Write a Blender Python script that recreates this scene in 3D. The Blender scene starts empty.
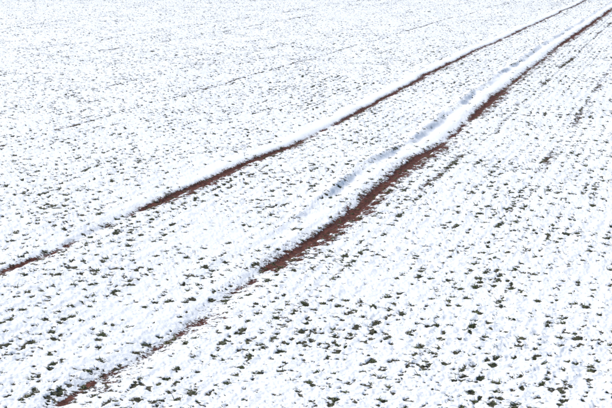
import bpy, math, time
import numpy as np
from mathutils import Vector
T0=time.time()
rng=np.random.default_rng(11)
TAB=rng.random((1024,1024)).astype(np.float32)
def vn(x,y,seed=0):
    xi=np.floor(x); yi=np.floor(y)
    fx=(x-xi).astype(np.float32); fy=(y-yi).astype(np.float32)
    xi=xi.astype(np.int64)+seed*131; yi=yi.astype(np.int64)+seed*57
    fx=fx*fx*(3-2*fx); fy=fy*fy*(3-2*fy)
    x0=xi&1023; x1=(xi+1)&1023; y0=yi&1023; y1=(yi+1)&1023
    a=TAB[x0,y0]*(1-fx)+TAB[x1,y0]*fx
    b=TAB[x0,y1]*(1-fx)+TAB[x1,y1]*fx
    return (a*(1-fy)+b*fy)*2-1
def fbm(x,y,seed,o=3):
    s=0;a=1.0;n=0
    for k in range(o):
        c,si=math.cos(0.7*k+.3),math.sin(0.7*k+.3)
        s=s+a*vn((x*c-y*si)*2**k,(x*si+y*c)*2**k,seed+k); n+=a; a*=0.5
    return s/n
def sst(a,b,x):
    t=np.clip((x-a)/(b-a),0,1); return t*t*(3-2*t)

TH=math.radians(16.17); CT,ST=math.cos(TH),math.sin(TH)
def to_uv(x,y): return x*CT-y*ST, x*ST+y*CT
def to_xy(u,v): return u*CT+v*ST, -u*ST+v*CT

# wheel tracks of the tramline: lateral position u (m) along the drilling direction v (m)
LV=[0,8.39,9.42,11.09,12.85,15.39,17.95,22.07,31.8,51.4,400]
LU=[-4.85,-4.80,-4.74,-4.74,-4.66,-4.58,-4.62,-4.70,-4.80,-4.70,-4.7]
RV=[0,5.99,6.86,7.71,9.25,11.25,13.56,15.8,21.9,34.1,49.5,400]
RU=[-3.2,-3.11,-3.02,-2.96,-2.95,-2.845,-2.876,-2.85,-2.95,-3.04,-2.95,-2.95]
LEV=[0,8,8.5,9.3,9.7,10.3,10.5,10.8,11.0,11.4,15.0,15.6,17.5,18.5,24,32,60,400]
LE =[.5,.55,.8,.7,.3,.55,.5,.6,1,1.05,1.0,.66,.6,.85,.9,.8,.8,.3]
REV=[0,5.8,6.1,6.5,6.7,7.0,7.3,7.6,7.9,8.2,8.6,8.9,9.2,9.6,15.4,16.2,18.3,18.9,21.8,22.8,33,35,58,70,400]
RE =[.5,.6,.68,.65,.5,.65,.45,.70,.66,.35,.68,.6,.9,1.0,1.05,.7,.62,1,1,.74,.76,1,.95,.5,.3]
BV=[0,5,9,12,16,34,60,400]      # strength of the smooth compacted bank along the wheelings
BL=[.0,.05,.1,.6,1,.9,.8,.3]; BR=[.0,.0,.0,.2,.7,.9,.8,.3]
HV=[0,8,10,12,20,30,60,400]; HR=[0,0,.35,.7,1,.8,.5,.2]   # depth of the rut left of the right wheeling

def macro(x,y,u,v):
    ul=np.interp(v,LV,LU); ur=np.interp(v,RV,RU)
    el=np.interp(v,LEV,LE); er=np.interp(v,REV,RE)
    kl=np.interp(v,BV,BL); kr=np.interp(v,BV,BR); kh=np.interp(v,HV,HR)
    wob=fbm(u*5,v*2.2,3,3)
    dlw=u-ul+0.035*wob; drw=u-ur+0.035*wob
    z=0.03*vn(x*.35,y*.35,21)+0.018*fbm(x*1.1,y*1.1,22,2)
    z=z-0.015*np.exp(-(dlw/0.07)**2)+kl*(0.006*np.exp(-((dlw+.14)/0.10)**2))
    lump=sst(.30,.62,.5+.5*fbm(u*2.2,v*1.9,29,3))
    wl2=.02*vn(u*2,v*4,33)+.014*vn(u*5,v*11,34)
    z=z-0.022*np.exp(-(drw/0.10)**2)+kh*(.15+.85*lump)*(0.026*np.exp(-((drw+.47+wl2)/0.075)**2)-0.042*np.exp(-((drw+.34+wl2)/0.075)**2))
    sm=np.maximum(np.exp(-((dlw+.17)/0.14)**4)*kl,np.exp(-((drw+.24)/0.15)**4)*kr)
    br=0.5+0.5*fbm(u*4,v*1.6,41,3)
    wl=0.044+0.04*br; wr=0.042+0.058*br
    n2=.5+.5*fbm(u*9,v*8,44,3); n3=.5+.5*fbm(u*9,v*7.,45,3)
    def gap(e): 
        k=sst(.7,1.,e); return (.25+1.2*n2)*(1-k)+(.48+.95*n3)*k
    sl=np.exp(-np.abs(dlw/wl)**2.)*el*gap(el); sr=np.exp(-np.abs(drw/wr)**2.)*er*gap(er)
    tr=np.maximum(sl,sr)
    side=np.maximum(np.exp(-((dlw-.04)/.15)**2)*el,np.exp(-((drw-.05)/.22)**2)*er)*.62*(.2+1.55*(.5+.5*fbm(x*20,y*20,49,2)))
    tr=np.maximum(tr,side)
    lines=0*u
    ln=np.clip(.75+.9*fbm(u*2.5,v*.9,47,2),0,1.2)*(.15+1.7*(.5+.5*fbm(x*20,y*20,51,2)))
    for uc,w,a in ((-2.40,.07,.54),(-1.42,.08,.46),(-7.92,.05,.60),(-9.7,.06,.42),(-15.,.08,.5),(-13.2,.07,.45),(-20,.09,.45)):
        lines=np.maximum(lines,a*np.exp(-((u-uc-.06*wob)/w)**2)*ln)
    lines=lines*(.55+.45*sst(9.5,12.,v))
    return z,sm,tr,lines

DU,DV=0.115,0.064
UMIN,VMIN=-75.,-4.; NU,NV=1220,2080
ii,jj=np.meshgrid(np.arange(NU),np.arange(NV),indexing='ij')
PU=UMIN+(ii+.5)*DU+(rng.random((NU,NV))-.5)*0.06
PV=VMIN+(jj+.5)*DV+(rng.random((NU,NV))-.5)*0.09
PX,PY=to_xy(PU,PV)
_,psm,ptr,pli=macro(PX,PY,PU,PV)
pl=.5+.5*fbm(PX*2.1,PY*2.1,61,3); pl2=.5+.5*fbm(PX*.15,PY*.15,66,2)
rowv=.5+.5*vn(ii+.0*PV,PV*1.1,68)
rowc=np.repeat(rng.random((NU,1)),NV,1)
green=np.zeros_like(PU)
for uc,gw in ((-2.40,1.1),(-1.42,.7),(-7.92,.8),(-15.,.7),(-13.2,.6),(-9.7,.4),(-4.5,.6),(-2.65,.5),(-20,.6)):
    green=np.maximum(green,gw*np.exp(-((PU-uc)/.08)**2))
dist=np.hypot(PX,PY)
prob=(.03+.95*pl+.42*(rowv-.35))*(.7+.6*pl2)*(.7+.6*rowc)+.40*green*(.4+1.0*rowv)
prob*=np.clip(1-1.1*psm,0.05,1)*np.clip(1.3-ptr*1.1,.1,1)
prob*=np.interp(dist,[0,10,20,60,120],[1.15,1.15,1.15,1.1,.9])
PS=np.where(rng.random((NU,NV))<prob,0.22+1.0*rng.random((NU,NV))**2.5*(.6+.8*pl)+.15*green,0.0).astype(np.float32)

def holes(u,v):
    wu=u+0.014*vn(u*42,v*42,71)+.008*vn(u*90,v*90,72); wv=v+0.02*vn(u*36,v*36,73)
    ci=np.floor((wu-UMIN)/DU).astype(np.int64); cj=np.floor((wv-VMIN)/DV).astype(np.int64)
    out=np.zeros(u.shape,np.float32)
    for a in (-1,0,1):
        for b in (-1,0,1):
            i=np.clip(ci+a,0,NU-1); j=np.clip(cj+b,0,NV-1)
            s=PS[i,j]
            d2=(wu-PU[i,j])**2*1.1+(wv-PV[i,j])**2*.7
            r=0.028*s+1e-4
            out=np.maximum(out,np.where(s>0,np.exp(-d2/(r*r)),0))
    return out

def height(x,y,fine=True):
    u,v=to_uv(x,y)
    z,sm,tr,li=macro(x,y,u,v)
    rough=(1-.8*sm)*(1-.45*np.clip(tr,0,1))
    rowp=np.cos(2*np.pi*((u-UMIN)/DU)+.8*vn(u*3,v*2,7))
    z=z-0.0028*rowp*rough*(.5+.5*vn(x*1.3,y*1.3,5))
    c1=fbm(x*12,y*12,81,2); c2=fbm(x*34,y*34,85,2)
    patch=.85+.55*vn(x*.9,y*.9,89)
    z=z+rough*patch*(0.0050*c1+0.008*np.maximum(c1,0)**2+0.0052*c2)
    r=np.hypot(x,y)
    att=np.interp(r,[0,120,200,3000],[1,1,.3,0])
    if not fine: return z*att
    c3=vn(x*75,y*75,88)
    z=z+rough*.0028*c3*np.interp(r,[0,12,25],[1,1,0])
    h=np.where(r<118,holes(u,v),0)
    crumb=sst(.15,.75,fbm(x*26,y*26,91,2)+.3*fbm(x*1.5,y*1.5,95,2)-.10*rowp)*(1-.85*sm)
    hs=np.maximum(np.maximum(h*.97,.72*crumb),li)
    soilv=np.maximum(tr,hs)
    k=sst(.3,.75,soilv)
    cl=fbm(x*15,y*15,99,2)
    z=z-0.010*k+k*sst(.45,.8,tr)*(.013*np.maximum(cl,-.2)+.004*c2)
    verge=np.exp(-((r-66)/3.)**2)*.42
    return z*att,np.maximum(soilv,verge),np.maximum(sst(.35,.6,tr),sst(.3,.6,li)*.5)

rs=[0.4]
while rs[-1]<5: rs.append(rs[-1]+max(.03,rs[-1]*.012))
while rs[-1]<125: rs.append(rs[-1]+min(rs[-1]**2/4200,0.0036*rs[-1]))
while rs[-1]<4000: rs.append(rs[-1]*1.05)
rs=np.array(rs)
fine=np.radians(np.arange(-23,23,0.033))
coarse=np.radians(np.arange(23,337,1.0))
an=np.concatenate([fine,coarse]); NA=len(an); NR=len(rs)
R,A=np.meshgrid(rs,an,indexing='ij')
X=(R*np.sin(A)).ravel(); Y=(R*np.cos(A)).ravel()
Z,S,TRK=height(X,Y)
S=np.where(np.hypot(X,Y)>130,.25,S)
X=np.append(X,0);Y=np.append(Y,0);Z=np.append(Z,0);S=np.append(S,0);TRK=np.append(TRK,0)
co=np.stack([X,Y,Z],1).astype(np.float32)
r_=np.arange(NR-1)[:,None]; a_=np.arange(NA)[None,:]; an_=(a_+1)%NA
q=np.stack([r_*NA+a_,r_*NA+an_,(r_+1)*NA+an_,(r_+1)*NA+a_],-1).reshape(-1,4)[:, ::-1]
c=NR*NA
tri=np.stack([np.full(NA,c),(np.arange(NA)+1)%NA,np.arange(NA)],-1)
def make_mesh(name,co,loops,starts,totals,attrs,smooth=True):
    me=bpy.data.meshes.new(name)
    me.vertices.add(len(co)); me.vertices.foreach_set('co',co.astype(np.float32).ravel())
    me.loops.add(len(loops)); me.loops.foreach_set('vertex_index',loops.astype(np.int32))
    me.polygons.add(len(starts)); me.polygons.foreach_set('loop_start',starts.astype(np.int32))
    me.polygons.foreach_set('loop_total',totals.astype(np.int32))
    me.polygons.foreach_set('use_smooth',np.full(len(starts),smooth))
    me.update(calc_edges=True)
    for n,d in attrs.items():
        at=me.attributes.new(n,'FLOAT','POINT'); at.data.foreach_set('value',d.astype(np.float32))
    o=bpy.data.objects.new(name,me); bpy.context.scene.collection.objects.link(o); return o
loops=np.concatenate([q.ravel(),tri.ravel()])
totals=np.concatenate([np.full(len(q),4),np.full(len(tri),3)])
starts=np.concatenate([[0],np.cumsum(totals)[:-1]])
ground=make_mesh('snowy_field_ground',co,loops,starts,totals,{'soil':S,'track':TRK})

ang=np.degrees(np.arctan2(PX,PY))
verts=[];tint=[];faces=[];base=0
def blades(sel,nb,segs,wid,lenf):
    global base
    px=PX[sel];py=PY[sel];ps=PS[sel]
    n=len(px)
    if n==0: return
    px=np.repeat(px,nb);py=np.repeat(py,nb);ps=np.repeat(ps,nb)
    pt=np.repeat(rng.random(n),nb)
    m=n*nb
    bx=px+rng.normal(0,.016,m)*ps; by=py+rng.normal(0,.020,m)*ps
    bz=height(bx,by,False)-0.0105
    az=rng.random(m)*2*np.pi
    L=(0.018+0.038*rng.random(m))*ps**.75*lenf
    el=np.radians(6+50*rng.random(m)**1.7)
    droop=.35+.7*rng.random(m)
    w=wid*(.7+.6*rng.random(m))
    ts=np.linspace(0,1,segs+1)
    P=np.zeros((m,segs+1,2,3),np.float32)
    twist=rng.normal(0,.6,m)
    for k,t in enumerate(ts):
        h=L*t*np.cos(el); z=bz+.003+L*(np.sin(el)*1.35*t-droop*np.sin(el)*1.1*t*t)
        azk=az+twist*t
        cx=bx+h*np.sin(azk); cy=by+h*np.cos(azk)
        ww=w*(1-.85*t**2)*.5
        sx=np.cos(azk)*ww; sy=-np.sin(azk)*ww
        P[:,k,0]=np.stack([cx-sx,cy-sy,z-ww*.5],1); P[:,k,1]=np.stack([cx+sx,cy+sy,z+ww*.5],1)
    verts.append(P.reshape(-1,3))
    tint.append(np.repeat(.6*pt+.4*rng.random(m),(segs+1)*2))
    k=np.arange(segs)
    f=np.stack([2*k,2*k+1,2*k+3,2*k+2],1)[None]+(np.arange(m)*(segs+1)*2)[:,None,None]+base
    faces.append(f.reshape(-1,4)); base+=m*(segs+1)*2
on=PS>0
blades(on&(dist<15)&(dist>1)&(np.abs(ang)<40),11,3,.0045,1.0)
blades(on&(dist>=15)&(dist<32)&(np.abs(ang)<28),6,2,.0062,1.0)
blades(on&(dist>=32)&(dist<110)&(np.abs(ang)<21),3,1,.0115,1.0)
V=np.concatenate(verts);F=np.concatenate(faces);TI=np.concatenate(tint)
wheat=make_mesh('winter_wheat_seedlings',V,F.ravel(),np.arange(len(F))*4,np.full(len(F),4),{'tint':TI})

def nt(name):
    m=bpy.data.materials.new(name); m.use_nodes=True; t=m.node_tree
    return m,t,t.nodes['Principled BSDF']
m,t,b=nt('snow_over_red_soil'); N=t.nodes; Lk=t.links.new
def attr(n):
    a=N.new('ShaderNodeAttribute'); a.attribute_name=n; return a.outputs['Fac']
tc=N.new('ShaderNodeTexCoord')
def noise(sc,det=3,rough=.6):
    n=N.new('ShaderNodeTexNoise'); n.inputs['Scale'].default_value=sc; n.inputs['Detail'].default_value=det
    n.inputs['Roughness'].default_value=rough; Lk(tc.outputs['Object'],n.inputs['Vector']); return n
def math_(op,a,b_=None,c_=None):
    n=N.new('ShaderNodeMath'); n.operation=op
    for i,v in enumerate((a,b_,c_)):
        if v is None: continue
        if isinstance(v,(int,float)): n.inputs[i].default_value=v
        else: Lk(v,n.inputs[i])
    return n.outputs[0]
def mixc(f,a,b_):
    x=N.new('ShaderNodeMix'); x.data_type='RGBA'
    for s,v in (('Factor',f),('A',a),('B',b_)): Lk(v,x.inputs[s])
    return x.outputs['Result']
def ramp(src,p0,c0,p1,c1):
    r=N.new('ShaderNodeValToRGB'); Lk(src,r.inputs[0]); e=r.color_ramp.elements
    e[0].position=p0; e[0].color=c0; e[1].position=p1; e[1].color=c1; return r.outputs[0]
n1=noise(48,4,.68); n2=noise(160,2)
jit=math_('MULTIPLY_ADD',n1.outputs[0],1.25,-.625)
val=math_('ADD',attr('soil'),jit)
mr=N.new('ShaderNodeMapRange'); mr.interpolation_type='SMOOTHSTEP'
mr.inputs['From Min'].default_value=.43; mr.inputs['From Max'].default_value=.55; Lk(val,mr.inputs['Value'])
ns=noise(32,5,.7).outputs[0]
red=ramp(ns,.36,(.028,.010,.007,1),.66,(.165,.052,.034,1))
litter=ramp(ns,.35,(.028,.03,.018,1),.68,(.13,.115,.075,1))
soilc=mixc(attr('track'),litter,red)
cs=ramp(noise(3,3).outputs[0],.3,(.87,.87,.87,1),.7,(.91,.91,.91,1))
Lk(mixc(mr.outputs[0],cs,soilc),b.inputs['Base Color'])
b.inputs['Roughness'].default_value=.85; b.inputs['Specular IOR Level'].default_value=.15
bp=N.new('ShaderNodeBump'); bp.inputs['Strength'].default_value=.7; bp.inputs['Distance'].default_value=.007
hh=math_('ADD',n1.outputs[0],math_('MULTIPLY',n2.outputs[0],.35))
hh=math_('SUBTRACT',hh,math_('MULTIPLY',mr.outputs[0],.8))
Lk(hh,bp.inputs['Height']); Lk(bp.outputs[0],b.inputs['Normal'])
ground.data.materials.append(m)

m,t,b=nt('wheat_blade'); N=t.nodes; Lk=t.links.new
cr=N.new('ShaderNodeValToRGB'); Lk(attr('tint'),cr.inputs[0])
e=cr.color_ramp.elements
e[0].position=.1; e[0].color=(.045,.062,.022,1)
e[1].position=.95; e[1].color=(.24,.21,.11,1)
x=e.new(.45); x.color=(.078,.108,.035,1)
x=e.new(.75); x.color=(.13,.145,.06,1)
Lk(cr.outputs[0],b.inputs['Base Color']); b.inputs['Roughness'].default_value=.65
b.inputs['Specular IOR Level'].default_value=.2
wheat.data.materials.append(m)

EL=math.radians(40); AZ=math.radians(-58)
w=bpy.data.worlds.new('World'); bpy.context.scene.world=w; w.use_nodes=True
sky=w.node_tree.nodes.new('ShaderNodeTexSky'); sky.sky_type='NISHITA'; sky.sun_disc=False
sky.sun_elevation=EL; sky.sun_rotation=AZ; sky.dust_density=.3; sky.ozone_density=2.0
bg=w.node_tree.nodes['Background']; bg.inputs[1].default_value=.145
w.node_tree.links.new(sky.outputs[0],bg.inputs[0])
sd=bpy.data.lights.new('sun','SUN'); sd.energy=4.5; sd.angle=math.radians(.5); sd.color=(1,.955,.89)
so=bpy.data.objects.new('sun',sd); bpy.context.scene.collection.objects.link(so)
d=Vector((math.sin(AZ)*math.cos(EL),math.cos(AZ)*math.cos(EL),math.sin(EL)))
so.rotation_euler=d.to_track_quat('Z','Y').to_euler(); so.location=(-20,20,30)

cd=bpy.data.cameras.new('camera'); cam=bpy.data.objects.new('camera',cd)
bpy.context.scene.collection.objects.link(cam)
cd.sensor_width=36; cd.lens=36*1300/612; cd.clip_end=8000; cd.clip_start=.1
cam.location=(0,0,2.35); cam.rotation_euler=(math.radians(90-11.06),0,0)
bpy.context.scene.camera=cam
vs=bpy.context.scene.view_settings
vs.view_transform='Standard'; vs.look='None'; vs.exposure=0
